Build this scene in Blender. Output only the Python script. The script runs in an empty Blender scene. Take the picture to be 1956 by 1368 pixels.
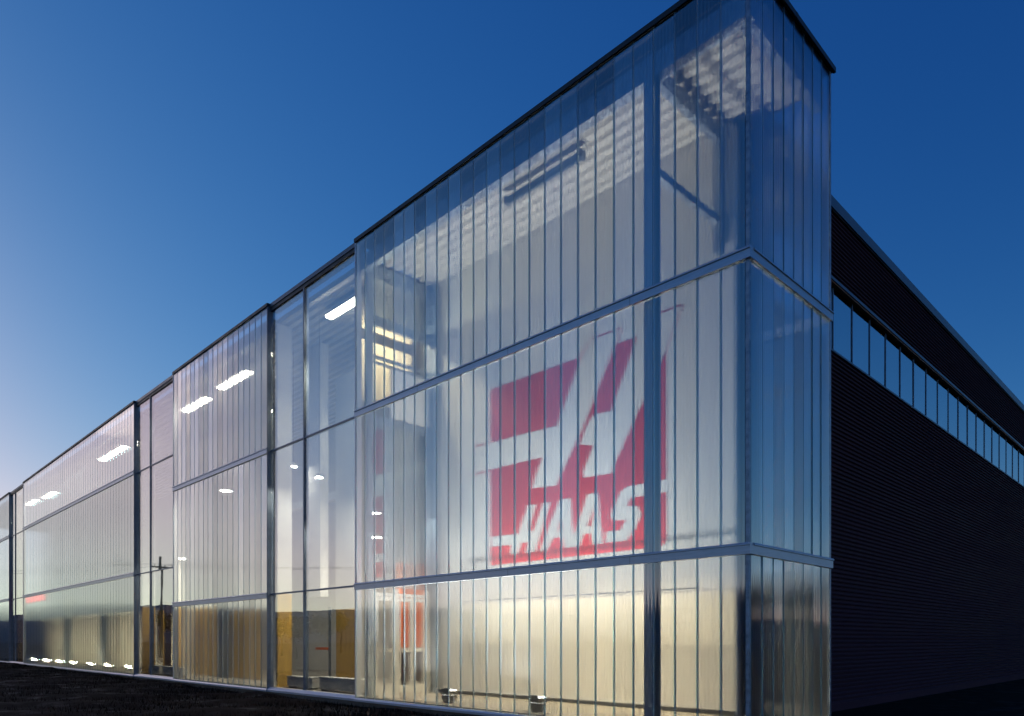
import bpy, bmesh, math, random
from mathutils import Vector, Matrix
from mathutils.geometry import tessellate_polygon

random.seed(7)
R = math.radians
sc = bpy.context.scene
COL = sc.collection

# ------------------------------------------------------------------ camera
cd = bpy.data.cameras.new('camera')
cam = bpy.data.objects.new('camera', cd)
COL.objects.link(cam)
cam.location = (5.191, -10.120, 1.530)
cam.rotation_euler = (R(90), 0, R(45.43))
cd.sensor_width = 36
cd.lens = 36 * 1369 / 1956
cd.shift_y = (1224 - 684) / 1956
cd.clip_start = 0.1
cd.clip_end = 6000
sc.camera = cam

# ------------------------------------------------------------------ sky, sun, exposure
SUN_AZ = -100          # degrees clockwise from +Y: low in the west, left of the building
SUN_EL = 20
world = bpy.data.worlds.new('World')
sc.world = world
world.use_nodes = True
wn = world.node_tree
sky = wn.nodes.new('ShaderNodeTexSky')
sky.sky_type = 'NISHITA'
sky.sun_disc = False
sky.sun_elevation = R(SUN_EL)
sky.sun_rotation = R(SUN_AZ)
sky.air_density = 1.0
sky.dust_density = 0.2
sky.ozone_density = 5.0
sep = wn.nodes.new('ShaderNodeSeparateColor')
cmb = wn.nodes.new('ShaderNodeCombineColor')
wn.links.new(sky.outputs[0], sep.inputs[0])
def wmath(op, a, b):
    n = wn.nodes.new('ShaderNodeMath'); n.operation = op
    for i, v in enumerate((a, b)):
        if isinstance(v, (int, float)): n.inputs[i].default_value = v
        else: wn.links.new(v, n.inputs[i])
    return n.outputs[0]
# an even grade of the whole sky towards the deep blue of dusk; it rolls off so the west stays pale
for i, (k, g, cap) in enumerate(((0.158, 2.139, 4.8), (0.272, 1.335, 5.6), (0.585, 0.86, 6.4))):
    x = wmath('MULTIPLY', wmath('POWER', sep.outputs[i], g), k)
    if cap:
        x = wmath('DIVIDE', x, wmath('POWER', wmath('ADD', wmath('POWER', wmath('DIVIDE', x, cap), 3.0), 1.0), 1 / 3))
    wn.links.new(x, cmb.inputs[i])
bg = wn.nodes['Background']
bg.inputs[1].default_value = 0.12
wn.links.new(cmb.outputs[0], bg.inputs[0])

sd = bpy.data.lights.new('sun', 'SUN')
sd.energy = 0.03
sd.angle = R(12)
sd.color = (1.0, 0.78, 0.6)
sun = bpy.data.objects.new('sun', sd)
COL.objects.link(sun)
_a, _e = R(SUN_AZ), R(SUN_EL)
sdir = Vector((math.sin(_a) * math.cos(_e), math.cos(_a) * math.cos(_e), math.sin(_e)))
sun.rotation_euler = sdir.to_track_quat('Z', 'Y').to_euler()

vs = sc.view_settings
vs.view_transform = 'Standard'
vs.look = 'None'
vs.exposure = 0.74
vs.gamma = 1
vs.use_curve_mapping = False
sc.render.engine = 'CYCLES'
cy = sc.cycles
cy.use_denoising = True
try:
    cy.denoiser = 'OPENIMAGEDENOISE'
except Exception:
    pass
cy.max_bounces = 9
cy.diffuse_bounces = 3
cy.glossy_bounces = 4
cy.transmission_bounces = 6
cy.use_adaptive_sampling = True
cy.adaptive_threshold = 0.03
cy.transparent_max_bounces = 24
cy.caustics_refractive = True
cy.caustics_reflective = False
cy.sample_clamp_indirect = 4
cy.blur_glossy = 0.5

# ------------------------------------------------------------------ materials
def new_mat(name):
    m = bpy.data.materials.new(name)
    m.use_nodes = True
    nt = m.node_tree
    nt.nodes.clear()
    out = nt.nodes.new('ShaderNodeOutputMaterial')
    return m, nt, out

def N(nt, kind, **kw):
    n = nt.nodes.new(kind)
    for k, v in kw.items():
        setattr(n, k, v)
    return n

def math_node(nt, op, a=None, b=None, c=None):
    n = N(nt, 'ShaderNodeMath', operation=op)
    for i, v in enumerate((a, b, c)):
        if v is None:
            continue
        if isinstance(v, (int, float)):
            n.inputs[i].default_value = v
        else:
            nt.links.new(v, n.inputs[i])
    return n.outputs[0]

def principled(name, col, rough=0.5, metal=0.0, var=0.0, scale=6.0, bump=0.0, bscale=40.0, stretch=None, spec=0.5):
    """One plain surface with grain: colour varied by noise, fine bump."""
    m, nt, out = new_mat(name)
    b = N(nt, 'ShaderNodeBsdfPrincipled')
    b.inputs['Base Color'].default_value = (*col, 1)
    b.inputs['Roughness'].default_value = rough
    b.inputs['Metallic'].default_value = metal
    b.inputs['Specular IOR Level'].default_value = spec
    nt.links.new(b.outputs[0], out.inputs[0])
    tc = N(nt, 'ShaderNodeTexCoord')
    src = tc.outputs['Object']
    if stretch:
        mp = N(nt, 'ShaderNodeMapping')
        mp.inputs['Scale'].default_value = stretch
        nt.links.new(src, mp.inputs[0])
        src = mp.outputs[0]
    if var:
        no = N(nt, 'ShaderNodeTexNoise')
        no.inputs['Scale'].default_value = scale
        no.inputs['Detail'].default_value = 6
        nt.links.new(src, no.inputs['Vector'])
        mr = N(nt, 'ShaderNodeMapRange')
        mr.inputs[1].default_value = 0.3; mr.inputs[2].default_value = 0.7
        mr.inputs[3].default_value = 1 - var; mr.inputs[4].default_value = 1 + var
        nt.links.new(no.outputs[0], mr.inputs[0])
        mx = N(nt, 'ShaderNodeVectorMath', operation='SCALE')
        mx.inputs[0].default_value = col
        nt.links.new(mr.outputs[0], mx.inputs['Scale'])
        nt.links.new(mx.outputs[0], b.inputs['Base Color'])
        rr = math_node(nt, 'MULTIPLY', mr.outputs[0], rough)
        nt.links.new(rr, b.inputs['Roughness'])
    if bump:
        nb = N(nt, 'ShaderNodeTexNoise')
        nb.inputs['Scale'].default_value = bscale
        nb.inputs['Detail'].default_value = 5
        nt.links.new(src, nb.inputs['Vector'])
        bp = N(nt, 'ShaderNodeBump')
        bp.inputs['Strength'].default_value = bump
        bp.inputs['Distance'].default_value = 0.02
        nt.links.new(nb.outputs[0], bp.inputs['Height'])
        nt.links.new(bp.outputs[0], b.inputs['Normal'])
    return m

def schlick(nt, geo, f0, pw):
    d = N(nt, 'ShaderNodeVectorMath', operation='DOT_PRODUCT')
    nt.links.new(geo.outputs['Incoming'], d.inputs[0])
    nt.links.new(geo.outputs['Normal'], d.inputs[1])
    c = math_node(nt, 'ABSOLUTE', d.outputs['Value'])
    c = math_node(nt, 'SUBTRACT', 1.0, c)
    c = math_node(nt, 'POWER', c, pw)
    return math_node(nt, 'MULTIPLY_ADD', c, 1 - f0, f0)

def polycarbonate(name, tint=(0.80, 0.88, 0.94), milk=0.045, amp=0.38, f0=0.25, pw=3.0, ior=1.02, rough=0.28):
    """Extruded multiwall sheet: fine vertical flutes bend the light sideways only."""
    m, nt, out = new_mat(name)
    geo = N(nt, 'ShaderNodeNewGeometry')
    t = N(nt, 'ShaderNodeVectorMath', operation='CROSS_PRODUCT')
    nt.links.new(geo.outputs['Normal'], t.inputs[0])
    t.inputs[1].default_value = (0, 0, 1)
    d = N(nt, 'ShaderNodeVectorMath', operation='DOT_PRODUCT')
    nt.links.new(geo.outputs['Position'], d.inputs[0])
    nt.links.new(t.outputs[0], d.inputs[1])
    s = math_node(nt, 'SINE', math_node(nt, 'MULTIPLY', d.outputs['Value'], 2 * math.pi / 0.016))
    s2 = math_node(nt, 'SINE', math_node(nt, 'MULTIPLY', d.outputs['Value'], 2 * math.pi / 0.071))
    s = math_node(nt, 'ADD', math_node(nt, 'MULTIPLY', s, amp), math_node(nt, 'MULTIPLY', s2, amp * 0.6))
    ci = N(nt, 'ShaderNodeVectorMath', operation='DOT_PRODUCT')
    nt.links.new(geo.outputs['Incoming'], ci.inputs[0]); nt.links.new(geo.outputs['Normal'], ci.inputs[1])
    s = math_node(nt, 'MULTIPLY', s, math_node(nt, 'POWER', math_node(nt, 'ABSOLUTE', ci.outputs['Value']), 0.7))
    sv = N(nt, 'ShaderNodeVectorMath', operation='SCALE')
    nt.links.new(t.outputs[0], sv.inputs[0]); nt.links.new(s, sv.inputs['Scale'])
    ad = N(nt, 'ShaderNodeVectorMath', operation='ADD')
    nt.links.new(geo.outputs['Normal'], ad.inputs[0]); nt.links.new(sv.outputs[0], ad.inputs[1])
    nn = N(nt, 'ShaderNodeVectorMath', operation='NORMALIZE')
    nt.links.new(ad.outputs[0], nn.inputs[0])
    # slight sheet-to-sheet and rib-to-rib tint
    oi = N(nt, 'ShaderNodeObjectInfo')
    rb = math_node(nt, 'SINE', math_node(nt, 'MULTIPLY', d.outputs['Value'], 2 * math.pi / 0.0595))
    v = math_node(nt, 'MULTIPLY_ADD', rb, 0.035, 0.90)
    v = math_node(nt, 'ADD', v, math_node(nt, 'MULTIPLY', oi.outputs['Random'], 0.10))
    tv = N(nt, 'ShaderNodeVectorMath', operation='SCALE')
    tv.inputs[0].default_value = tint
    nt.links.new(v, tv.inputs['Scale'])
    rf = N(nt, 'ShaderNodeBsdfRefraction')
    rf.inputs['Roughness'].default_value = rough
    rf.inputs['IOR'].default_value = ior
    nt.links.new(tv.outputs[0], rf.inputs['Color'])
    nt.links.new(nn.outputs[0], rf.inputs['Normal'])
    tl = N(nt, 'ShaderNodeBsdfTranslucent'); tl.inputs[0].default_value = (0.8, 0.85, 0.9, 1)
    df = N(nt, 'ShaderNodeBsdfDiffuse'); df.inputs[0].default_value = (0.8, 0.85, 0.9, 1)
    mk = N(nt, 'ShaderNodeMixShader'); mk.inputs[0].default_value = 0.5
    nt.links.new(tl.outputs[0], mk.inputs[1]); nt.links.new(df.outputs[0], mk.inputs[2])
    m1 = N(nt, 'ShaderNodeMixShader'); m1.inputs[0].default_value = milk
    nt.links.new(rf.outputs[0], m1.inputs[1]); nt.links.new(mk.outputs[0], m1.inputs[2])
    gl = N(nt, 'ShaderNodeBsdfGlossy'); gl.inputs['Roughness'].default_value = 0.06
    gl.inputs['Color'].default_value = (0.95, 0.97, 1, 1)
    m2 = N(nt, 'ShaderNodeMixShader')
    # each extruded sheet mirrors a little more or less, and its ribs wave the reflection sideways
    fr = math_node(nt, 'MULTIPLY', schlick(nt, geo, f0, pw), math_node(nt, 'MULTIPLY_ADD', oi.outputs['Random'], 0.56, 0.72))
    fr = math_node(nt, 'MULTIPLY', fr, math_node(nt, 'MULTIPLY_ADD', rb, 0.10, 1.0))
    fr = math_node(nt, 'MINIMUM', fr, 0.95)
    nt.links.new(fr, m2.inputs[0])
    wv = N(nt, 'ShaderNodeVectorMath', operation='SCALE')
    nt.links.new(t.outputs[0], wv.inputs[0])
    nt.links.new(math_node(nt, 'MULTIPLY', s2, 0.05), wv.inputs['Scale'])
    wa = N(nt, 'ShaderNodeVectorMath', operation='ADD')
    nt.links.new(geo.outputs['Normal'], wa.inputs[0]); nt.links.new(wv.outputs[0], wa.inputs[1])
    wn_ = N(nt, 'ShaderNodeVectorMath', operation='NORMALIZE')
    nt.links.new(wa.outputs[0], wn_.inputs[0])
    nt.links.new(wn_.outputs[0], gl.inputs['Normal'])
    nt.links.new(m1.outputs[0], m2.inputs[1]); nt.links.new(gl.outputs[0], m2.inputs[2])
    nt.links.new(m2.outputs[0], out.inputs[0])
    return m

def clear_film(name, tint):
    m, nt, out = new_mat(name)
    tr = N(nt, 'ShaderNodeBsdfTransparent'); tr.inputs[0].default_value = (*tint, 1)
    nt.links.new(tr.outputs[0], out.inputs[0])
    return m

def glass(name, tint=(0.84, 0.91, 0.97), f0=0.33, pw=3.2, wav=0.004):
    m, nt, out = new_mat(name)
    geo = N(nt, 'ShaderNodeNewGeometry')
    tr = N(nt, 'ShaderNodeBsdfTransparent'); tr.inputs[0].default_value = (*tint, 1)
    gl = N(nt, 'ShaderNodeBsdfGlossy'); gl.inputs['Roughness'].default_value = 0.004
    no = N(nt, 'ShaderNodeTexNoise'); no.inputs['Scale'].default_value = 0.6
    nt.links.new(geo.outputs['Position'], no.inputs['Vector'])
    bp = N(nt, 'ShaderNodeBump'); bp.inputs['Strength'].default_value = 0.5; bp.inputs['Distance'].default_value = wav
    nt.links.new(no.outputs[0], bp.inputs['Height']); nt.links.new(bp.outputs[0], gl.inputs['Normal'])
    mx = N(nt, 'ShaderNodeMixShader')
    nt.links.new(schlick(nt, geo, f0, pw), mx.inputs[0])
    nt.links.new(tr.outputs[0], mx.inputs[1]); nt.links.new(gl.outputs[0], mx.inputs[2])
    nt.links.new(mx.outputs[0], out.inputs[0])
    return m

def seam_plastic(name):
    m, nt, out = new_mat(name)
    geo = N(nt, 'ShaderNodeNewGeometry')
    tr = N(nt, 'ShaderNodeBsdfTransparent'); tr.inputs[0].default_value = (0.62, 0.82, 0.90, 1)
    df = N(nt, 'ShaderNodeBsdfDiffuse'); df.inputs[0].default_value = (0.22, 0.34, 0.40, 1)
    mk = N(nt, 'ShaderNodeMixShader'); mk.inputs[0].default_value = 0.2
    nt.links.new(tr.outputs[0], mk.inputs[1]); nt.links.new(df.outputs[0], mk.inputs[2])
    gl = N(nt, 'ShaderNodeBsdfGlossy'); gl.inputs['Roughness'].default_value = 0.1
    mx = N(nt, 'ShaderNodeMixShader')
    nt.links.new(schlick(nt, geo, 0.06, 4.5), mx.inputs[0])
    nt.links.new(mk.outputs[0], mx.inputs[1]); nt.links.new(gl.outputs[0], mx.inputs[2])
    nt.links.new(mx.outputs[0], out.inputs[0])
    return m

def emitter(name, col, strength):
    m, nt, out = new_mat(name)
    e = N(nt, 'ShaderNodeEmission')
    e.inputs[0].default_value = (*col, 1); e.inputs[1].default_value = strength
    nt.links.new(e.outputs[0], out.inputs[0])
    return m

M = dict(
    poly=polycarbonate('polycarbonate'),
    clear=clear_film('inner_sheet', (0.97, 0.985, 0.99)),
    edge=clear_film('sheet_edge', (0.70, 0.86, 0.92)),
    translip=polycarbonate('pale_seam_lip', tint=(0.9, 0.95, 0.97), milk=0.55, f0=0.10, amp=0.1),
    glass=glass('glazing'),
    hall_glass=glass('strip_window_glass', tint=(0.55, 0.58, 0.62), f0=0.78),
    seam=seam_plastic('seam_plastic'),
    alu=principled('aluminium_rail', (0.50, 0.53, 0.60), 0.38, 0.55, 0.10, 3, stretch=(1, 1, 12)),
    steel=principled('galvanised_steel', (0.30, 0.35, 0.42), 0.45, 0.6, 0.35, 9, 0.15, 30),
    black=principled('black_flashing', (0.012, 0.012, 0.015), 0.5, 0.0, 0.2, 4),
    flashing=principled('grey_flashing', (0.10, 0.13, 0.17), 0.4, 0.3, 0.15, 3),
    mullion=principled('dark_mullion', (0.15, 0.185, 0.25), 0.4, 0.4, 0.15, 5),
    white=principled('white_plaster', (0.78, 0.77, 0.75), 0.85, 0, 0.035, 1.2, 0.05, 60),
    frame=principled('white_frame_paint', (0.72, 0.71, 0.68), 0.45, 0, 0.04, 4),
    deck=principled('ceiling_deck_paint', (0.62, 0.60, 0.56), 0.6, 0, 0.06, 2),
    ochre=principled('ochre_boards', (0.74, 0.45, 0.10), 0.55, 0, 0.16, 2.5, 0.1, 30, stretch=(3, 3, 0.4)),
    cream=principled('cream_plaster', (0.70, 0.62, 0.48), 0.8, 0, 0.06, 1.5),
    orange=principled('orange_red_paint', (0.90, 0.17, 0.01), 0.5, 0, 0.06, 2),
    brown=principled('dark_brown_panel', (0.06, 0.035, 0.03), 0.5, 0, 0.15, 4),
    red=principled('red_vinyl', (0.56, 0.02, 0.025), 0.55, 0, 0.05, 1.5),
    vinyl=principled('white_vinyl', (0.80, 0.79, 0.77), 0.6, 0, 0.03, 1.5),
    floor=principled('concrete_floor', (0.42, 0.38, 0.33), 0.45, 0, 0.15, 2, 0.05, 40),
    foundation=principled('foundation_concrete', (0.22, 0.15, 0.11), 0.85, 0, 0.25, 3, 0.3, 25),
    clad=principled('charcoal_cladding', (0.075, 0.036, 0.052), 0.6, 0.0, 0.12, 1.5, stretch=(1, .15, 1), spec=0.02),
    soffit=principled('orange_soffit', (0.30, 0.11, 0.04), 0.5, 0, 0.2, 4),
    housing=principled('black_lamp_housing', (0.03, 0.03, 0.03), 0.4, 0.2, 0.2, 10),
    tube=emitter('tube_light', (1.0, 0.84, 0.60), 30),
    lens=emitter('floodlight_lens', (1.0, 0.92, 0.80), 2150),
    lens_low=emitter('row_floodlight_lens', (1.0, 0.80, 0.50), 330),
    tube_warm=emitter('bracket_lamp_tube', (1.0, 0.80, 0.48), 260),
    strip=emitter('wall_strip_light', (1.0, 0.76, 0.42), 760),
    bulb=emitter('downlight_bulb', (1.0, 0.84, 0.60), 1100),
    redglow=emitter('red_light_bar', (1.0, 0.03, 0.06), 1.6),
    bark=principled('bark', (0.06, 0.045, 0.035), 0.9, 0, 0.3, 8, 0.4, 20),
    leaf_a=principled('autumn_leaves', (0.11, 0.06, 0.02), 0.7, 0, 0.35, 1.5),
    leaf_b=principled('dark_green_leaves', (0.035, 0.055, 0.02), 0.7, 0, 0.35, 1.5),
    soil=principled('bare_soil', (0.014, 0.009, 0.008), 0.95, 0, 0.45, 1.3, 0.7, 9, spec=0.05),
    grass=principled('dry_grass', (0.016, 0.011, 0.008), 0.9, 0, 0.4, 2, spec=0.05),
    hill=principled('wooded_hill', (0.05, 0.055, 0.06), 0.95, 0, 0.3, 0.02),
    pole=principled('weathered_pole', (0.10, 0.07, 0.05), 0.85, 0, 0.3, 5),
)

# ------------------------------------------------------------------ mesh helpers
class MB:
    """Collects boxes, prisms, tubes into one mesh."""
    def __init__(self):
        self.v = []; self.f = []
    def box(self, x0, x1, y0, y1, z0, z1):
        b = len(self.v)
        self.v += [(x, y, z) for z in (z0, z1) for y in (y0, y1) for x in (x0, x1)]
        self.f += [tuple(b + i for i in q) for q in
                   ((0, 2, 3, 1), (4, 5, 7, 6), (0, 1, 5, 4), (2, 6, 7, 3), (0, 4, 6, 2), (1, 3, 7, 5))]
        return self
    def quad(self, *p):
        b = len(self.v); self.v += [tuple(q) for q in p]; self.f.append(tuple(range(b, b + len(p))))
        return self
    def extrude_profile(self, prof, axis, a, b, caps=True):
        """prof: 2-D points; axis 'x' -> (y,z) profile swept in x; 'y' -> (x,z) swept in y."""
        n = len(prof); s = len(self.v)
        for t in (a, b):
            for p, q in prof:
                self.v.append((t, p, q) if axis == 'x' else (p, t, q))
        for i in range(n - 1 if not caps else n):
            j = (i + 1) % n
            self.f.append((s + i, s + j, s + n + j, s + n + i))
        if caps:
            self.f.append(tuple(range(s + n - 1, s - 1, -1))); self.f.append(tuple(range(s + n, s + 2 * n)))
        return self
    def tube(self, p0, p1, r0, r1, n=8):
        p0, p1 = Vector(p0), Vector(p1)
        d = (p1 - p0).normalized()
        u = d.orthogonal().normalized(); w = d.cross(u)
        s = len(self.v)
        for p, r in ((p0, r0), (p1, r1)):
            for i in range(n):
                a = 2 * math.pi * i / n
                self.v.append(tuple(p + (u * math.cos(a) + w * math.sin(a)) * r))
        for i in range(n):
            j = (i + 1) % n
            self.f.append((s + i, s + j, s + n + j, s + n + i))
        self.f.append(tuple(range(s + n - 1, s - 1, -1))); self.f.append(tuple(range(s + n, s + 2 * n)))
        return self
    def mesh(self, name, mat, bevel=0):
        me = bpy.data.meshes.new(name)
        me.from_pydata(self.v, [], self.f)
        bm = bmesh.new(); bm.from_mesh(me)
        if bevel:
            bmesh.ops.bevel(bm, geom=bm.edges[:], offset=bevel, segments=1, affect='EDGES', profile=0.5)
        bmesh.ops.recalc_face_normals(bm, faces=bm.faces[:])
        bm.to_mesh(me); bm.free()
        me.materials.append(M[mat])
        return me
    def build(self, name, mat, parent=None, bevel=0, loc=None):
        return place(name, self.mesh(name, mat, bevel), parent, loc)

def place(name, me, parent=None, loc=None, rz=0.0):
    o = bpy.data.objects.new(name, me)
    COL.objects.link(o)
    if parent is not None:
        o.parent = parent
    if loc:
        o.location = loc
    if rz:
        o.rotation_euler.z = rz
    return o

def box(name, mat, parent, x0, x1, y0, y1, z0, z1, bevel=0):
    cx, cy_, cz = (x0 + x1) / 2, (y0 + y1) / 2, (z0 + z1) / 2
    m = MB().box(x0 - cx, x1 - cx, y0 - cy_, y1 - cy_, z0 - cz, z1 - cz)
    return m.build(name, mat, parent, bevel, (cx, cy_, cz))

def empty(name, loc=(0, 0, 0), parent=None):
    o = bpy.data.objects.new(name, None)
    COL.objects.link(o)
    o.location = loc
    o.empty_display_size = 0.3
    if parent is not None:
        o.parent = parent
    return o

def tag(o, label, cat, group=None, kind=None):
    if label: o['label'] = label
    if cat: o['category'] = cat
    if group: o['group'] = group
    if kind: o['kind'] = kind
    return o

# ------------------------------------------------------------------ setting: ground and hills
def ground():
    g = MB()
    S = 2500
    g.quad((-S, -S, -0.16), (S, -S, -0.16), (S, S, -0.16), (-S, S, -0.16))
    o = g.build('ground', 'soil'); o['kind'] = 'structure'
    # the bed of soil along the building, slightly uneven
    me = bpy.data.meshes.new('soil_bed')
    vs_, fs = [], []
    nx, ny = 170, 60
    rnd = random.Random(3)
    for j in range(ny + 1):
        for i in range(nx + 1):
            x = -75 + 90 * i / nx; y = -16 + 15.86 * j / ny
            edge = min(1, j / 4, i / 4, (nx - i) / 4)
            z = -0.155 + edge * (0.05 + 0.03 * math.sin(x * 0.7 + y) + 0.03 * math.sin(x * 1.9 - y * 1.3) + rnd.uniform(-.022, .022)) + 0.10 * edge * max(0, min(1, (-x - 18) / 30))
            vs_.append((x, y, z))
    for j in range(ny):
        for i in range(nx):
            a = j * (nx + 1) + i
            fs.append((a, a + 1, a + nx + 2, a + nx + 1))
    me.from_pydata(vs_, [], fs)
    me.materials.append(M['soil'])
    for p in me.polygons: p.use_smooth = True
    b = place('ground_bed', me); b['kind'] = 'structure'
    # thin dry grass on it
    g = MB()
    for k in range(26000):
        x = -6 - 62 * rnd.random() ** 1.3; y = -0.35 - 8.5 * rnd.random() ** 1.5
        h = rnd.uniform(.03, .10); a = rnd.uniform(0, 6.28); w = rnd.uniform(.006, .014)
        dx, dy = math.cos(a) * w, math.sin(a) * w
        lx, ly = rnd.uniform(-.05, .05), rnd.uniform(-.05, .05)
        z0 = -0.13 + 0.10 * max(0, min(1, (-x - 18) / 30))
        g.quad((x - dx, y - dy, z0), (x + dx, y + dy, z0), (x + lx, y + ly, z0 + h + .04))
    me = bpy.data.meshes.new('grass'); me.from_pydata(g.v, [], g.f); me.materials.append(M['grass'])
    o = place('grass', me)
    tag(o, 'thin dark dry grass on the soil in front of the building', 'grass', kind='stuff')

def hills():
    rnd = random.Random(11)
    me = bpy.data.meshes.new('hills'); v, f = [], []
    n = 240
    for i in range(n):
        a = 2 * math.pi * i / n
        h = 46 + 16 * math.sin(3 * a + 1) + 9 * math.sin(7 * a + 2) + 4 * math.sin(17 * a) + rnd.uniform(-2, 2)
        for r, z in ((620, -2), (760, h * .62), (900, h), (1300, -2)):
            v.append((r * math.cos(a), r * math.sin(a), z))
    for i in range(n):
        j = (i + 1) % n
        for k in range(3):
            f.append((4 * i + k, 4 * j + k, 4 * j + k + 1, 4 * i + k + 1))
    me.from_pydata(v, [], f); me.materials.append(M['hill'])
    for p in me.polygons: p.use_smooth = True
    o = place('hills', me); o['kind'] = 'structure'

ground(); hills()

# ------------------------------------------------------------------ the translucent front
Z0, RAIL1, RAIL2, TOP = 0.0, 2.92, 7.37, 11.79
def tiers(r1, r2):
    return ((0.06, r1 - 0.09), (r1 + 0.09, r2 - 0.09), (r2 + 0.09, TOP))
TIERS = tiers(RAIL1, RAIL2)
FAR1, FAR2 = 4.40, 8.80          # the farther half of the front has its rails higher up
PITCH = 0.4165
T = 0.030
front = empty('polycarbonate_front')
tag(front, 'long two-storey building front of translucent polycarbonate boxes and clear glass bays', 'building')

def skin(me):
    """Outer skin is the fluted sheet, the inner skin a clear film, the cut edges tinted."""
    me.materials.append(M['clear']); me.materials.append(M['edge'])
    for p in me.polygons:
        p.material_index = 0 if p.normal.y < -.9 else (1 if p.normal.y > .9 else 2)
    return me

def sheet_mesh(w, h, name='panel'):
    return skin(MB().box(0.004, w - 0.004, -T / 2, T / 2, 0, h).mesh(name, 'poly'))

def seam_mesh(h):
    me = MB().box(-0.011, 0.002, -0.021, 0.018, 0, h).box(0.0025, 0.014, -0.023, 0.017, 0, h).mesh('seam', 'seam')
    me.materials.append(M['translip'])  # paler lip on one side: the seam's lit edge put into the material
    for p in me.polygons:
        if p.center.x > .0024: p.material_index = 1
    return me

def poly_run(bay, p0, p1, singles=True, n=None, sway=.8, levels=TIERS):
    """Panels from p0 to p1 (2-D points, outside on the right-hand side when walking p0->p1)."""
    p0, p1 = Vector(p0), Vector(p1)
    L = (p1 - p0).length
    d = (p1 - p0) / L
    rz = math.atan2(d.y, d.x)
    n = n or round(L / PITCH)
    w = L / n
    rnd = random.Random(int(L * 100))
    for z0, z1 in levels:
        h = z1 - z0
        if singles:
            pm, sm = sheet_mesh(w, h), seam_mesh(h)
            for i in range(n):
                q = p0 + d * (w * i)
                o = place('panel', pm, bay, (q.x, q.y, z0), rz + R(rnd.uniform(-sway, sway)))
                o.rotation_euler.y = R(rnd.uniform(-.05, .05))
                if i:
                    place('seam', sm, bay, (q.x, q.y, z0), rz)
        else:
            g, s = MB(), MB()
            for i in range(n):
                g.box(w * i + .004, w * (i + 1) - .004, -T / 2, T / 2, 0, h)
                if i: s.box(w * i - .008, w * i + .008, -.021, .018, 0, h)
            o = g.build('panel_run', 'poly', bay, 0, (p0.x, p0.y, z0)); skin(o.data); o.rotation_euler.z = rz; o['kind'] = 'stuff'
            o = s.build('seam_run', 'seam', bay, 0, (p0.x, p0.y, z0)); o.rotation_euler.z = rz; o['kind'] = 'stuff'

def rail_profile(bay, p0, p1, z, name='rail'):
    """Aluminium transom: main face, drip lip on top, set proud of the panels."""
    p0, p1 = Vector(p0), Vector(p1)
    d = (p1 - p0); L = d.length; rz = math.atan2(d.y, d.x)
    prof = [(-.055, -.085), (-.055, .045), (-.075, .050), (-.075, .066), (-.060, .088), (.05, .088), (.05, -.085)]
    m = MB().extrude_profile(prof, 'x', 0, L)
    o = m.build(name, 'alu', bay, 0, (p0.x, p0.y, z)); o.rotation_euler.z = rz
    return o

def sill(bay, p0, p1):
    p0, p1 = Vector(p0), Vector(p1)
    d = (p1 - p0); L = d.length; rz = math.atan2(d.y, d.x)
    m = MB().extrude_profile([(-.07, -.03), (-.07, .02), (-.045, .058), (.06, .058), (.06, -.03)], 'x', 0, L)
    o = m.build('sill', 'alu', bay, 0, (p0.x, p0.y, 0)); o.rotation_euler.z = rz

def fascia(bay, x0, x1, y, z0, z1, name='roof_edge'):
    m = MB().extrude_profile([(y, z0), (y, z1), (y + .02, z1 + .012), (y + .35, z1 + .012), (y + .35, z1 - .03), (y + .06, z0 + .02), (y + .06, z0)], 'x', x0, x1)
    return m.build(name, 'black', bay)

def poly_bay(x0, x1, singles, r1=RAIL1, r2=RAIL2):
    """A projecting polycarbonate box along the front, from x0 (far) to x1 (near)."""
    bay = empty('polycarbonate_bay', (0, 0, 0), front)
    poly_run(bay, (x0 + .03, 0), (x1 - .03, 0), singles, levels=tiers(r1, r2))
    for z in (r1, r2): rail_profile(bay, (x0, 0), (x1, 0), z)
    sill(bay, (x0, 0), (x1, 0))
    fascia(bay, x0 - .02, x1 + .02, -.055, 11.80, 11.89)
    # end posts and the opaque side returns
    box('end_post', 'mullion', bay, x1 - .028, x1 + .014, -.03, .17, .06, 11.79)
    box('end_post', 'alu', bay, x0 - .014, x0 + .028, -.03, .17, .06, 11.79)
    box('edge_beam', 'steel', bay, x0 + .05, x1 - .05, .12, .32, 11.12, 11.50)
    return bay

def glazed_bay(x0, x1, mull, r1=2.96, r2=7.37):
    bay = empty('glazed_bay', (0, 0, 0), front)
    Y = 0.11
    zr = (0.10, r1, r2, 11.66)
    xs = (x0 + .02, mull, x1 - .02)
    for i in range(2):
        for k in range(3):
            o = box('pane', 'glass', bay, xs[i] + .012, xs[i + 1] - .012, Y - .012, Y + .012, zr[k] + .014, zr[k + 1] - .014)
            o.rotation_euler.z = R(random.uniform(-.12, .12)); o.rotation_euler.x = R(random.uniform(-.1, .1))
    box('mullion', 'mullion', bay, mull - .028, mull + .028, Y - .05, Y + .10, .06, 11.66)
    for z in zr[1:3]:
        box('rail', 'mullion', bay, x0, x1, Y - .035, Y + .06, z - .022, z + .022)
    m = MB().extrude_profile([(Y - .15, -.03), (Y - .15, .03), (Y - .08, .105), (Y + .08, .105), (Y + .08, -.03)], 'x', x0 + .016, x1 - .016)
    m.build('sill', 'alu', bay)
    box('roof_edge', 'flashing', bay, x0 + .032, x1 - .032, Y - .07, Y + .2, 11.77, 11.885)  # upper strip in a paler material: its sky-lit tone is in the colour
    box('roof_edge', 'black', bay, x0 + .032, x1 - .032, Y - .05, Y + .2, 11.66, 11.767)
    return bay

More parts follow.
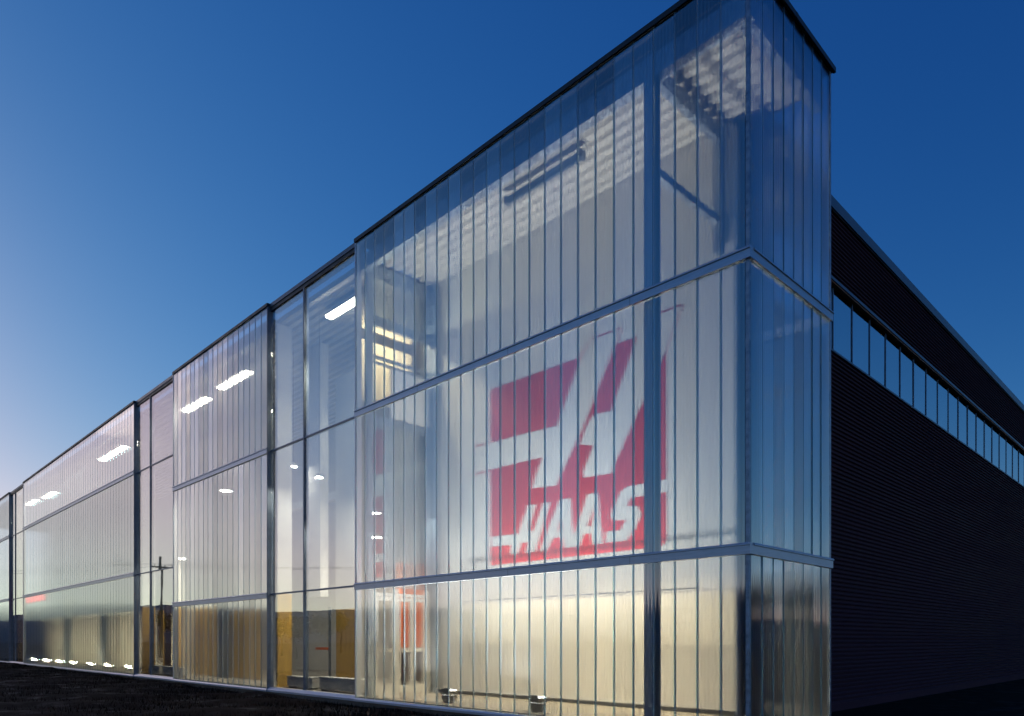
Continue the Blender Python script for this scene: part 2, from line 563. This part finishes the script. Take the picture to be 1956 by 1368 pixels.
XA, XB, XC, XD, XE, XF, XG = -10.82, -15.77, -23.69, -28.33, -50.52, -55.08, -72.0

# --- bay A: the tall box at the corner, with its return and open back
bayA = empty('polycarbonate_bay', (0, 0, 0), front)
bayA['label'] = 'tall clear-fluted polycarbonate box at the near corner'
poly_run(bayA, (XA + .03, 0), (-.045, 0), True, 26)
poly_run(bayA, (0, .045), (0, 3.0), True, 8, 1.6)
poly_run(bayA, (-.045, 3.05), (-1.62, 3.05), True, 4)
for z in (RAIL1, RAIL2):
    rail_profile(bayA, (XA, 0), (.055, 0), z)
    rail_profile(bayA, (0, .051), (0, 3.06), z)
    rail_profile(bayA, (-.06, 3.05), (-1.62, 3.05), z)
sill(bayA, (XA, 0), (.07, 0)); sill(bayA, (0, .07), (0, 3.06)); sill(bayA, (-.07, 3.05), (-1.62, 3.05))
for z0, z1 in TIERS:
    box('corner_post', 'steel', bayA, -.04, .016, -.016, .04, z0 + .002, z1 - .002)
    box('corner_post', 'steel', bayA, -.04, .016, 3.01, 3.066, z0 + .002, z1 - .002)
box('end_post', 'alu', bayA, XA - .014, XA + .028, -.03, .17, .06, 11.79)
m = MB()
m.extrude_profile([(-.055, 11.80), (-.055, 11.89), (-.04, 11.902), (.30, 11.902), (.30, 11.87), (-.02, 11.82), (-.02, 11.80)], 'x', XA - .02, .055)
m.build('roof_edge', 'black', bayA)
m = MB()
m.extrude_profile([(.075, 11.797), (.075, 11.888), (.06, 11.899), (-.30, 11.899), (-.30, 11.865), (.03, 11.817), (.03, 11.797)], 'y', -.053, 3.14)
m.build('roof_edge', 'black', bayA)
box('roof_slab', 'black', bayA, XA + .02, -.02, .02, 3.05, 11.76, 11.845)
box('edge_beam', 'steel', bayA, XA + .05, -.06, .12, .32, 11.10, 11.48)
box('edge_beam', 'steel', bayA, -.30, -.10, .34, 2.95, 11.10, 11.48)

for x in (-2.9, -5.9, -8.9):
    box('joint_cover', 'black', bayA, x - .03, x + .03, -.059, -.0555, 11.795, 11.888)
    for z in (RAIL1, RAIL2):
        box('joint', 'black', bayA, x + .75, x + .756, -.0562, -.0552, z - .084, z + .044)
box('joint_cover', 'black', bayA, .0755, .079, 1.5, 1.56, 11.793, 11.886)
bayC = poly_bay(XC, XB, True); bayC['label'] = 'middle polycarbonate box between two clear glass bays'
bayE = poly_bay(XE, XD, False, FAR1, FAR2); bayE['label'] = 'long polycarbonate stretch with a row of floor floodlights behind it'
bayG = poly_bay(XG, XF, False, FAR1, FAR2); bayG['label'] = 'farthest polycarbonate stretch at the left edge of the picture'
gB = glazed_bay(XB, XA, -13.68); gB['label'] = 'clear glass bay beside the corner box'
gD = glazed_bay(XD, XC, -26.59, FAR1, FAR2); gD['label'] = 'clear glass bay reflecting a utility pole'
gF = glazed_bay(XF, XE, -53.61, FAR1, FAR2); gF['label'] = 'narrow far glass bay with a red bar behind it'

# foundation
box('foundation', 'foundation', front, -72, -.03, .02, 2.9, -.5, -.032)

# --- floor, ceiling deck, walls of the gallery
box('floor_slab', 'floor', front, -72, -1.66, .09, 2.60, -.028, .085)
box('floor_slab', 'floor', front, -1.658, -.09, .09, 2.96, -.028, .084)
box('floor_slab', 'floor', front, -72, XA - .2, 2.602, 8.0, -.028, .083)

def deck(x0, x1, y0, y1, z, name='ceiling_deck'):
    prof = []
    y = y0
    while y < y1 - .01:
        e = min(y + .30, y1)
        prof += [(y, z), (y + .13, z), (y + .17, z + .09), (y + .26, z + .09)]
        y = e
    prof += [(y1, z), (y1, z + .16), (y0, z + .16)]
    m = MB().extrude_profile(prof, 'x', x0, x1)
    return m.build(name, 'deck', front)

deck(XA + .06, -.12, .34, 2.95, 11.50)
deck(-72, XA - .08, .42, 8.0, 11.45)
box('white_wall', 'white', front, XA + .02, -1.60, 2.65, 2.80, .10, 11.62)
box('skirting', 'black', front, XA + .06, -1.61, 2.628, 2.648, .086, .17)
# deep back wall of the space behind the glass bays
box('back_wall', 'deck', front, -72, XA - .3, 7.6, 7.8, .09, 11.5)
box('back_wall', 'white', front, XA - .17, XA + .01, 2.82, 7.58, .09, 11.5)

# --- steel in bay A
def steel_column(x, y, z0, z1, w=.20, parent=front):
    m = MB().box(-w / 2, w / 2, -w / 2, -w / 2 + .022, 0, z1 - z0).box(-w / 2, w / 2, w / 2 - .022, w / 2, 0, z1 - z0).box(-.012, .012, -w / 2 + .023, w / 2 - .023, 0, z1 - z0)
    return m.build('column', 'steel', parent, 0, (x, y, z0))
steel_column(-1.86, .20, .09, 11.48, .205)
box('beam', 'steel', front, -1.93, -1.79, .33, 2.63, 11.12, 11.40)
box('beam', 'steel', front, -1.92, -1.80, .33, 2.63, 9.52, 9.66)
steel_column(-1.86, 2.52, 9.0, 11.1, .16)
steel_column(-10.55, 2.52, .09, 11.48, .16)

# --- end frame of bay A towards the glass bay: steel above, entrance doors below
ef = empty('end_frame', (0, 0, 0), front)
ex0, ex1 = XA - .08, XA + .06
box('post', 'steel', ef, ex0, ex1, .34, .52, .09, 11.45)
box('post', 'steel', ef, ex0, ex1, 2.48, 2.62, .09, 11.45)
for z0, z1 in ((11.10, 11.45), (9.85, 10.12), (9.0, 9.06), (8.86, 8.90), (7.28, 7.46)):
    box('crossbeam', 'steel', ef, ex0 + .02, ex1 - .02, .523, 2.477, z0, z1)
box('infill_panel', 'white', ef, XA - .03, XA + .01, 1.15, 2.477, 7.47, 8.84)
for z0, z1 in ((2.95, 7.27), (10.14, 11.08)):
    box('pane', 'glass', ef, XA - .02, XA - .004, .53, 2.47, z0, z1)
for y in (.53, 1.22, 2.38):
    box('door_frame', 'frame', ef, XA - .05, XA + .05, y, y + (.16 if y == 1.22 else .085), .09, 2.92)
box('door_frame', 'frame', ef, XA - .048, XA + .048, .53, 2.465, 2.72, 2.80)
for y0, y1 in ((.63, 1.21), (1.39, 1.88), (1.90, 2.37)):
    dr = box('door', 'frame', ef, XA - .03, XA + .03, y0, y0 + .07, .11, 2.70)
    # remaining members of the door leaf join the same mesh
    g = MB()
    for a, b, c, e in ((y0, y0 + .07, .11, 2.70), (y1 - .07, y1, .11, 2.70), (y0 + .071, y1 - .071, 2.60, 2.70), (y0 + .071, y1 - .071, 1.22, 1.33), (y0 + .071, y1 - .071, .11, .32)):
        g.box(-.03, .03, a, b, c, e)
    old = dr.data
    dr.data = g.mesh('door', 'frame'); dr.location = (XA, 0, 0)
    bpy.data.meshes.remove(old)

# --- walls and boards behind the glass bays
def end_wall(x, y1):
    """End wall of a polycarbonate box as seen through the glass bay beside it: ochre below, white above."""
    box('end_wall', 'white', front, x - .10, x - .03, .32, y1, 3.0, 11.40)
    box('end_wall', 'ochre', front, x - .10, x - .028, .32, y1, .09, 2.998)
end_wall(XB, .80); end_wall(XD, .85); end_wall(XF, .9)
# bay B
for i in range(5):
    box('ochre_board', 'ochre', front, -14.75 + .26 * i, -14.75 + .26 * i + .252, 1.75, 1.80, .10, 2.52)
box('white_pier', 'white', front, -16.3, -14.95, 2.66, 2.95, .10, 10.4)
box('white_pier', 'white', front, -17.25, -16.15, 2.0, 2.3, 3.0, 11.4)
box('door_stile', 'mullion', front, -16.28, -16.22, 1.55, 1.61, .10, 2.9)
box('door_stile', 'mullion', front, -14.86, -14.80, 1.55, 1.61, .10, 2.6)
box('door_bar', 'orange', front, -15.65, -14.88, 1.54, 1.60, 1.24, 1.32)
box('white_beam', 'white', front, -30, -11.2, 4.9, 5.2, 7.2, 7.5)
for z0, z1 in ((8.1, 9.75), (10.05, 11.3)):
    box('light_catch_panel', 'cream', front, -11.62, -11.56, .55, 2.45, z0, z1)  # added panels that catch the hidden lamp's light as warm patches
# bay C lower boards
for i in range(20):
    if i in (9, 10, 11, 17): continue
    box('ochre_board', 'ochre', front, -26.2 + .3 * i, -26.2 + .3 * i + .29, 2.0, 2.05, .10, 2.95 if i < 12 else 2.7)
box('grey_pier', 'flashing', front, -22.9, -22.2, 1.5, 1.75, .10, 3.1)
# bay D
for i in range(4):
    box('ochre_board', 'ochre', front, -28.0 + .2 * i - 1.5, -28.0 + .2 * i - 1.31, 1.3, 1.35, .10, 2.9)
box('brown_post', 'brown', front, -27.4, -27.15, .9, 1.1, .10, 3.2)
box('ochre_post', 'ochre', front, -27.0, -26.75, 1.4, 1.6, .10, 3.2)
box('cream_wall', 'cream', front, -33.5, -24.6, 2.66, 2.8, .10, 3.05)
box('white_pier', 'white', front, -29.3, -28.7, 2.2, 2.6, 3.1, 11.4)
box('white_pier', 'white', front, -27.6, -27.3, 1.5, 1.8, 3.1, 11.4)
box('white_beam', 'white', front, -33, -24, 3.2, 3.5, 8.6, 8.95)
# bay E
box('cream_wall', 'cream', front, -56.0, -33.52, 2.66, 2.8, .10, 3.1)
for x in (-38.6, -46.0):
    box('column', 'flashing', front, x, x + .45, 1.7, 2.1, .10, 5.2)
# bay F/G
box('dark_wall', 'mullion', front, -72, -56.2, 1.4, 1.5, .10, 2.9)

# ------------------------------------------------------------------ the dark hall
hall = empty('metal_clad_hall', (-1.6, 40, 0))
tag(hall, 'dark charcoal hall with ribbed metal cladding and a long strip window', 'building')
HX, HY0, HY1 = -1.60, 3.12, 78.0
def hb(name, mat, x0, x1, y0, y1, z0, z1, parent=hall, bevel=0):
    return box(name, mat, parent, x0 + 1.6, x1 + 1.6, y0 - 40, y1 - 40, z0, z1, bevel)
def corrugated(z0, z1, x):
    prof = []
    z = z0
    while z < z1 - .02:
        prof += [(x, z), (x, z + .030), (x - .040, z + .055), (x - .040, min(z + .085, z1))]
        z += .105
    prof.append((x - .040, z1))
    m = MB().extrude_profile(prof, 'y', HY0 - 40, HY1 - 40, caps=False)
    o = m.build('cladding', 'clad', hall, 0, (1.6, 0, 0))
    return o
WZ0, WZ1 = 8.45, 10.06
corrugated(.02, WZ0 - .05, HX)
corrugated(WZ1 + .12, 11.72, HX)
hb('wall_core', 'black', -1.9, -1.66, HY0, HY1, -.4, WZ0 - .06)
hb('wall_core', 'black', -1.9, -1.66, HY0, HY1, WZ1 + .1, 11.74)
hb('plinth', 'clad', -1.75, -1.585, HY0, HY1, -.4, .018)
hb('roof_edge', 'flashing', -2.2, -1.53, HY0 - .2, HY1, 11.745, 12.0)
hb('roof_edge', 'black', -2.2, -1.56, HY0 - .2, HY1, 11.715, 11.743)
hb('roof_slab', 'black', -72, -2.21, 2.82, HY1, 11.76, 11.95)
hb('back_wall', 'black', -72, -1.9, HY1, HY1 + .2, -.4, 11.7)
hb('window_head', 'flashing', -1.72, -1.575, HY0, HY1, WZ1 + .04, WZ1 + .115)
hb('window_soffit', 'soffit', -1.90, -1.60, HY0, HY1, WZ1 + .005, WZ1 + .038)  # orange-brown colour along the underside of the window head
hb('window_sill', 'flashing', -1.72, -1.575, HY0, HY1, WZ0 - .048, WZ0 - .004)
win = empty('strip_window', (0, 0, 0), hall)
y = 3.9; k = 0
while y < HY1 - 1.3:
    o = box('pane', 'hall_glass', win, -1.735 + 1.6, -1.715 + 1.6, y + .02 - 40, y + 1.202 - 40, WZ0, WZ1)
    o.rotation_euler.z = R(random.uniform(-.25, .25)); o.rotation_euler.y = R(random.uniform(-.15, .15))
    box('mullion', 'mullion', win, -1.755 + 1.6, -1.695 + 1.6, y - .017 - 40, y + .017 - 40, WZ0, WZ1)
    y += 1.222
# inner lining seen through the strip window
hb('inner_wall', 'white', -6.2, -6.0, 8.0, HY1, .1, 11.7)
hb('inner_floor', 'floor', -5.99, -1.91, 3.2, HY1, 7.6, 7.75)

# ------------------------------------------------------------------ wall emblem (red field, white strokes, letters)
def plate(name, mat, polys, y0, th, parent):
    """Flat plate in the xz-plane, cut with holes, th thick towards the viewer."""
    v3 = [[Vector((x, z, 0)) for x, z in p] for p in polys]
    tris = tessellate_polygon(v3)
    pts = [p for q in polys for p in q]
    n = len(pts)
    v = [(x, y0 - th, z) for x, z in pts] + [(x, y0, z) for x, z in pts]
    f = [tuple(t) for t in tris]
    s = 0
    for q in polys:
        for i in range(len(q)):
            a, b = s + i, s + (i + 1) % len(q)
            f.append((a, b, n + b, n + a))
        s += len(q)
    g = MB(); g.v = v; g.f = f
    return g.build(name, mat, parent)

sign = empty('wall_emblem', (-5.8, 2.63, 3.5))
tag(sign, 'large red and white emblem with slanted lettering on the white wall behind the panels', 'sign')
def sp(name, mat, polys, y, th=.006):
    o = plate(name, mat, [[(x + 5.8, z - 3.5) for x, z in p] for p in polys], y - 2.63, th, sign)
    return o
field = [(-8.45, 8.04), (-8.45, 3.48), (-3.36, 3.49)]
for i in range(7):
    a = R(-90 + 15 * i)
    field.append((-3.33 + .2 * math.cos(a), 3.69 + .2 * math.sin(a)))
field += [(-3.13, 8.04)]
sp('red_field', 'red', [field], 2.6490, .002)
sp('white_stroke', 'vinyl', [[(-9.0, 6.66), (-8.45, 6.65), (-7.32, 6.65), (-6.14, 6.62), (-5.42, 8.0), (-5.11, 8.34), (-4.27, 8.34), (-4.82, 7.35), (-5.28, 6.53), (-5.79, 5.78), (-6.17, 5.21), (-6.97, 5.26), (-6.62, 5.96), (-7.32, 5.97), (-8.45, 5.97), (-9.23, 5.96)]], 2.6462, .0015)
sp('white_stroke', 'vinyl', [[(-3.70, 8.34), (-4.56, 6.60), (-5.03, 6.64), (-5.22, 6.47), (-5.45, 6.04), (-5.05, 5.94), (-5.36, 5.38), (-5.33, 5.26), (-4.56, 5.23), (-4.33, 5.62), (-3.83, 6.43), (-3.33, 7.2), (-2.75, 8.34)]], 2.6458, .0015)
def line(a, b, w=.035):
    a, b = Vector(a), Vector(b); nrm = Vector((-(b - a).y, (b - a).x)).normalized() * w / 2
    return [tuple(a + nrm), tuple(b + nrm), tuple(b - nrm), tuple(a - nrm)]
for a, b in (((-5.42, 8.05), (-5.13, 8.34)), ((-5.1, 8.36), (-4.29, 8.36)), ((-9.05, 6.68), (-8.47, 6.67)), ((-9.25, 5.94), (-8.47, 5.95)), ((-3.28, 7.3), (-2.74, 8.34)), ((-3.68, 8.36), (-2.76, 8.36)), ((-4.25, 8.34), (-4.4, 8.06))):
    sp('red_outline', 'red', [line(a, b)], 2.6490, .002)
sp('letter', 'vinyl', [[(-8.41, 4.22), (-7.44, 4.20), (-7.1, 4.86), (-6.82, 4.85), (-7.09, 4.23), (-6.91, 4.22), (-6.60, 4.85), (-6.34, 4.85), (-6.85, 3.70), (-7.19, 3.70), (-7.08, 3.96), (-7.32, 3.96), (-7.44, 3.70), (-7.73, 3.70), (-7.68, 3.95), (-8.41, 3.96)]], 2.6462, .0015)
sp('letter', 'vinyl', [[(-6.73, 3.70), (-6.07, 4.85), (-5.72, 4.85), (-5.67, 4.15), (-5.54, 3.70), (-5.92, 3.70), (-5.99, 3.97), (-6.26, 3.97), (-6.46, 3.70)], [(-6.0, 4.42), (-6.14, 4.13), (-5.97, 4.13)]], 2.6462, .0015)
sp('letter', 'vinyl', [[(-5.77, 3.70), (-5.22, 4.86), (-4.92, 4.86), (-4.78, 3.70), (-5.09, 3.70), (-5.13, 3.97), (-5.32, 3.97), (-5.44, 3.70)], [(-4.99, 4.60), (-5.24, 4.13), (-5.12, 4.13)]], 2.6456, .0015)
sp('letter', 'vinyl', [[(-3.43, 4.87), (-3.13, 4.87), (-3.13, 4.61), (-3.74, 4.61), (-4.01, 4.62), (-4.13, 4.45), (-3.85, 4.42), (-3.75, 4.22), (-3.9, 3.95), (-4.14, 3.70), (-4.74, 3.71), (-4.70, 3.95), (-4.3, 3.95), (-4.16, 4.15), (-4.53, 4.18), (-4.58, 4.32), (-4.3, 4.78), (-4.11, 4.87), (-3.79, 4.87)]], 2.6462, .0015)

# ------------------------------------------------------------------ lamps
def pendant(x0, x1, y, z, label, lit=True, w=.26):
    L = x1 - x0
    t = empty('pendant_lamp', ((x0 + x1) / 2, y, z))
    tag(t, label, 'lamp', 'linear lamps hung under the ceiling deck')
    prof = [(-w / 2, 0), (-w / 2 - .015, .05), (-.03, .10), (.03, .10), (w / 2 + .015, .05), (w / 2, 0)]
    MB().extrude_profile(prof, 'x', -L / 2, L / 2).build('housing', 'frame' if lit else 'flashing', t)
    MB().extrude_profile([(-w / 2 + .01, -.003), (w / 2 - .01, -.003), (w / 2 - .03, -.06), (-w / 2 + .03, -.06)], 'x', -L / 2 + .02, L / 2 - .02).build('diffuser', 'tube' if lit else 'flashing', t)
    for s in (-1, 1):
        MB().tube((s * L * .4, 0, .10), (s * L * .4, 0, 11.46 - z), .008, .008, 6).build('hanger', 'mullion', t)
        if not lit:
            box('end_cap', 'flashing', t, s * L / 2 - .03, s * L / 2 + .03, -.08, .08, -.05, .11)
    return t
pendant(-13.9, -12.1, 1.0, 11.2, 'bright linear lamp near the ceiling of the glass bay beside the corner box')
pendant(-25.3, -23.0, 1.2, 11.0, 'blurred bright lamp at the far end of the middle polycarbonate box')
pendant(-21.6, -19.2, 1.1, 11.0, 'lamp drawing a slanting row of streaks in the middle polycarbonate box')
pendant(-36.4, -32.6, 1.1, 10.95, 'lamp behind the near end of the long polycarbonate stretch')
pendant(-48.6, -46.0, 1.1, 10.7, 'lamp behind the far end of the long stretch, nearer of two')
pendant(-53.2, -50.8, 1.1, 10.9, 'lamp high in the far glass bay, farther of two')
pendant(-6.2, -4.05, 1.0, 11.24, 'unlit dark linear lamp under the deck of the corner box', lit=False, w=.13)

def strip_light():
    t = empty('wall_strip_light', (-5.35, 1.95, 2.53))
    tag(t, 'thin horizontal light rail in front of the white wall below the emblem', 'light rail')
    g = MB().extrude_profile([(-.016, -.016), (-.016, .012), (.016, .012), (.016, .004), (-.012, .004), (-.012, -.016)], 'x', -3.4, 3.4)
    g.build('rail', 'flashing', t)
    box('lens', 'strip', t, -3.36, 3.36, -.010, .014, -.004, .003)
    for x in (-3.3, 0, 3.3):
        box('bracket', 'frame', t, x - .007, x + .007, .017, .67, .0, .010)
    MB().tube((-2.35, 0, -.004), (-2.35, 0, -.14), .005, .005, 6).build('cord', 'housing', t)
    MB().tube((-2.35, 0, -.14), (-2.35, 0, -.23), .020, .016, 8).build('plug', 'housing', t)
strip_light()

def small_pendant(x, y, z, label):
    t = empty('small_pendant', (x, y, z))
    tag(t, label, 'lamp', 'small round lamps on long cords')
    prof = [(.13, .0), (.12, .06), (.07, .12), (.03, .15), (.0, .155)]
    g = MB(); n = 14
    for r, h in prof[:-1]:
        for i in range(n):
            a = 2 * math.pi * i / n
            g.v.append((r * math.cos(a), r * math.sin(a), h))
    for k in range(3):
        for i in range(n):
            j = (i + 1) % n
            g.f.append((k * n + i, k * n + j, (k + 1) * n + j, (k + 1) * n + i))
    g.f.append(tuple(range(3 * n, 4 * n)))
    g.build('shade', 'frame', t)
    g = MB(); g.quad(*[(.10 * math.cos(2 * math.pi * i / 14), .10 * math.sin(2 * math.pi * i / 14), .012) for i in range(14)])
    for i in range(14):
        pass
    g.build('bulb', 'bulb', t)
    MB().tube((0, 0, .15), (0, 0, 11.46 - z), .006, .006, 5).build('cord', 'housing', t)
t = empty('bracket_lamp', (-11.25, 1.5, 10.13))  # added hidden lamp, put in to warm the panels behind the end frame
tag(t, 'added lamp hidden behind the steel crossbeam at the left end of the corner box', 'lamp')
box('housing', 'frame', t, -.05, .05, -.85, .85, .03, .09, .005)
box('tube', 'tube_warm', t, -.03, .03, -.82, .82, -.03, .027, .008)
for y in (-.7, .7): box('bracket', 'mullion', t, .02, .30, y - .02, y + .02, .092, .105)
small_pendant(-11.8, 1.36, 5.1, 'small bright lamp above the entrance door, upper of the two')
small_pendant(-14.0, 2.95, 4.8, 'small bright lamp above the entrance door, lower of the two')
small_pendant(-14.1, .8, 6.4, 'small lamp seen high through the right pane of the near glass bay')
small_pendant(-17.6, 1.8, 7.5, 'small lamp seen high through the left pane of the near glass bay')
small_pendant(-21.3, 1.2, 7.1, 'small lamp glowing through the middle polycarbonate box')
small_pendant(-26.3, 1.5, 5.0, 'small lamp inside the second glass bay')

t = empty('red_light_bar', (-53.5, 1.2, 4.35))
tag(t, 'glowing red horizontal bar inside the narrow far glass bay', 'light bar')
box('tube', 'redglow', t, -4.5, 4.5, -.03, .03, -.20, .20, .02)
box('back', 'housing', t, -4.55, 4.55, .034, .09, -.23, .23)
for x in (-4, 4): box('hanger', 'housing', t, x - .02, x + .02, .05, .08, .235, 7.05)

def make_flood():
    t = empty('floor_floodlight')
    # ribbed body tapering downwards, lens recessed in an open hood that looks up along the wall
    prof = [(-.11, .03), (-.16, .10), (-.165, .20), (.115, .20), (.11, .10), (.07, .03)]
    g = MB().extrude_profile(prof, 'x', -.17, .17)
    for i in range(7):
        g.box(-.15 + .05 * i - .006, -.15 + .05 * i + .006, -.10, .05, .006, .029)
    g.build('housing', 'housing', t)
    MB().quad((-.155, -.145, .206), (.155, -.145, .206), (.155, .095, .206), (-.155, .095, .206)).build('lens', 'lens', t)
    g = MB()
    for x0, x1, y0, y1, h in ((-.18, -.166, -.165, .125, .30), (.166, .18, -.165, .125, .30), (-.165, .165, .111, .125, .33), (-.165, .165, -.165, -.151, .37)):
        g.box(x0, x1, y0, y1, .203, h)
    g.build('visor', 'housing', t)
    g = MB()
    for x0, x1, y0, y1, h in ((-.184, -.162, -.169, .129, .30), (.162, .184, -.169, .129, .30), (-.161, .161, .107, .129, .33), (-.161, .161, -.169, -.147, .37)):
        g.box(x0, x1, y0, y1, h + .001, h + .016)
    g.build('rim', 'frame', t)
    g = MB(); g.box(-.20, -.192, -.05, .0, .0, .17).box(.192, .20, -.05, .0, .0, .17).box(-.20, .20, -.06, .02, -.012, -.001)
    g.box(-.192, -.171, -.035, -.015, .13, .15).box(.171, .192, -.035, -.015, .13, .15)
    g.build('bracket', 'mullion', t)
    return t
flood0 = make_flood()
def copy_thing(o, parent=None):
    c = o.copy(); COL.objects.link(c); c.parent = parent
    for ch in [q for q in o.children]:
        copy_thing(ch, c)
    return c
spots = [(-7.75, .62, 'black floor floodlight, left of the pair in the corner box'),
         (-4.85, .55, 'black floor floodlight, right of the pair in the corner box')]
order = ('nearest to the glass bay', 'second from the glass bay', 'third from the glass bay', 'fourth from the glass bay', 'third from the far end', 'second from the far end', 'farthest')
for k, x in enumerate((-31.9, -35.1, -38.2, -41.6, -44.6, -47.8, -51.0)):
    spots.append((x, .95, 'bright floor floodlight in the long row, %s' % order[k]))
row_lens = [c for c in flood0.children if c.name.startswith('lens')][0].data.copy()
row_lens.materials[0] = M['lens_low']
for i, (x, y, lab) in enumerate(spots):
    o = flood0 if i == 0 else copy_thing(flood0)
    o.location = (x, y, .098)
    o.scale = (.85, .85, .85)
    o.rotation_euler.z = R(random.uniform(-6, 6))
    tag(o, lab, 'floodlight', 'floodlights standing on the floor')
    if i > 1:                                    # the far row is tipped towards the wall
        for ch in list(o.children):
            if ch.name.startswith(('visor', 'rim')):
                bpy.data.objects.remove(ch); continue
            if ch.name.startswith('lens'):
                ch.data = row_lens
            if not ch.name.startswith('bracket'):
                ch.rotation_euler = (R(-30), R(18), 0); ch.location = (0, -.05, .05)

# ------------------------------------------------------------------ furniture seen through the glass
def cabinet(x0, x1, y, h, label):
    t = empty('low_cabinet', ((x0 + x1) / 2, y, .087)); w = (x1 - x0) / 2
    tag(t, label, 'cabinet', 'low white cabinets inside the glass bays')
    box('body', 'frame', t, -w, w, -.14, .14, .04, h - .03, .006)
    box('top', 'vinyl', t, -w - .015, w + .015, -.155, .155, h - .028, h, .004)
    for s in (-1, 1):
        box('foot', 'housing', t, s * (w - .1) - .03, s * (w - .1) + .03, -.1, .1, 0, .038)
cabinet(-15.5, -13.95, .62, .36, 'low white cabinet behind the left pane of the glass bay beside the corner')
cabinet(-13.55, -11.25, .62, .40, 'low white cabinet behind the right pane of the glass bay beside the corner')
cabinet(-28.1, -26.8, .62, .38, 'low white cabinet in the second glass bay, by the ochre end wall')
cabinet(-26.4, -24.0, .62, .38, 'low white cabinet in the second glass bay, by the brown post')

t = empty('orange_partition', (-14.0, 4.45, .085))
tag(t, 'tall orange-red panel with a dark base seen through the entrance door', 'partition')
box('panel', 'orange', t, -.06, .06, -.62, .62, 1.22, 4.0, .01)
box('base', 'brown', t, -.08, .08, -.64, .64, .10, 1.215, .01)
for s in (-1, 1): box('foot', 'housing', t, -.2, .2, s * .5 - .04, s * .5 + .04, 0, .098)

# ------------------------------------------------------------------ what the glass mirrors: pole and trees
def tree(loc, h, spread, leaf, label, seed, leaves=2600, cat='tree', name='tree'):
    rnd = random.Random(seed)
    t = empty(name, loc)
    tag(t, label, cat, 'trees around the building')
    g = MB(); tips = []
    def grow(p, d, L, r, lev):
        n = 3
        for i in range(n):
            q = p + d * (L / n)
            r2 = r * .82
            g.tube(p, q, r, r2, 6 if lev < 2 else 4)
            p, r = q, r2
            d = (d + Vector((rnd.uniform(-.2, .2), rnd.uniform(-.2, .2), rnd.uniform(-.05, .12)))).normalized()
            if lev > 1: tips.append(p.copy())
            if lev > 0 or i == n - 1:
                for b in range(2 if lev < 3 else 0):
                    a = rnd.uniform(0, 6.28)
                    nd = (d * .75 + Vector((math.cos(a), math.sin(a), rnd.uniform(.0, .5))) * spread).normalized()
                    if lev < 4: grow(p.copy(), nd, L * rnd.uniform(.5, .68), r * .62, lev + 1)
    grow(Vector((0, 0, -.2)), Vector((0, 0, 1)), h * .36, h * .02, 0)
    g.build('trunk', 'bark', t)
    if leaf:
        me = bpy.data.meshes.new('crown'); v, f = [], []
        for k in range(leaves):
            c = rnd.choice(tips) + Vector((rnd.gauss(0, .35), rnd.gauss(0, .35), rnd.gauss(0, .3)))
            s = rnd.uniform(.07, .17)
            a = Vector((rnd.gauss(0, 1), rnd.gauss(0, 1), rnd.gauss(0, 1))).normalized(); b = a.orthogonal().normalized()
            i = len(v)
            v += [tuple(c + a * s), tuple(c + b * s * .6), tuple(c - a * s), tuple(c - b * s * .6)]
            f.append((i, i + 1, i + 2, i + 3))
        me.from_pydata(v, [], f); me.materials.append(M[leaf])
        place('crown', me, t)
    return t
tree((-58, -23, -.16), 6.0, .9, 'leaf_a', 'rust-brown autumn tree mirrored in the glass bay beside the corner box', 1)
tree((-66, -31, -.16), 7.0, .8, 'leaf_b', 'dark green tree mirrored low in the near glass bay', 2)
tree((-75, -30, -.16), 6.5, .9, 'leaf_b', 'dark tree mirrored behind the middle polycarbonate box', 3)
tree((-82, -42, -.16), 8.0, .8, 'leaf_a', 'brown tree standing beyond the utility pole', 4)
tree((-100, -27, -.16), 8.5, .8, 'leaf_b', 'broad dark tree mirrored in the long polycarbonate stretch', 5)
tree((4.5, 27, -.16), 17, .75, None, 'tall bare tree mirrored in the strip window', 6)
ne = ('dark evergreen tree mirrored in the side of the corner box', 'second dark evergreen tree beyond the corner box', 'third dark evergreen tree beyond the corner box',
      'fourth dark evergreen tree beyond the corner box', 'fifth dark evergreen tree beyond the corner box')
for k, (x, y, h) in enumerate(((9, 24, 5.5), (13, 30, 7), (18, 33, 8), (24, 37, 7.5), (14, 41, 9))):
    tree((x, y, -.16), h, .9, 'leaf_b', ne[k], 20 + k, 5000)

t = empty('utility_pole', (-62, -12.2, -.16))
tag(t, 'wooden utility pole with crossarm mirrored in the second glass bay', 'pole')
MB().tube((0, 0, 0), (0, 0, 9.2), .15, .10, 10).build('mast', 'pole', t)
box('crossarm', 'pole', t, -.06, .06, -1.1, 1.1, 8.2, 8.34)
for y in (-1, -.4, .4, 1):
    MB().tube((0, y, 8.34), (0, y, 8.5), .03, .04, 6).build('insulator', 'housing', t)
for y in (-1, 1):
    g = MB(); prev = None
    for i in range(13):
        s = i / 12; p = Vector((-60 + 120 * s, y + (s - .5) * 0, 8.5 - 2.2 * (1 - (2 * s - 1) ** 2) * 0 - 0))
        p = Vector(((s - .5) * 90, y - (s - .5) * 70, 8.5 - 1.8 * (1 - (1 - abs(2 * s - 1)) ** 2) * 0 - 3.0 * abs(2 * s - 1) * (1 - abs(2 * s - 1))))
        if prev is not None: g.tube(prev, p, .014, .014, 5)
        prev = p
    g.build('wire', 'housing', t)
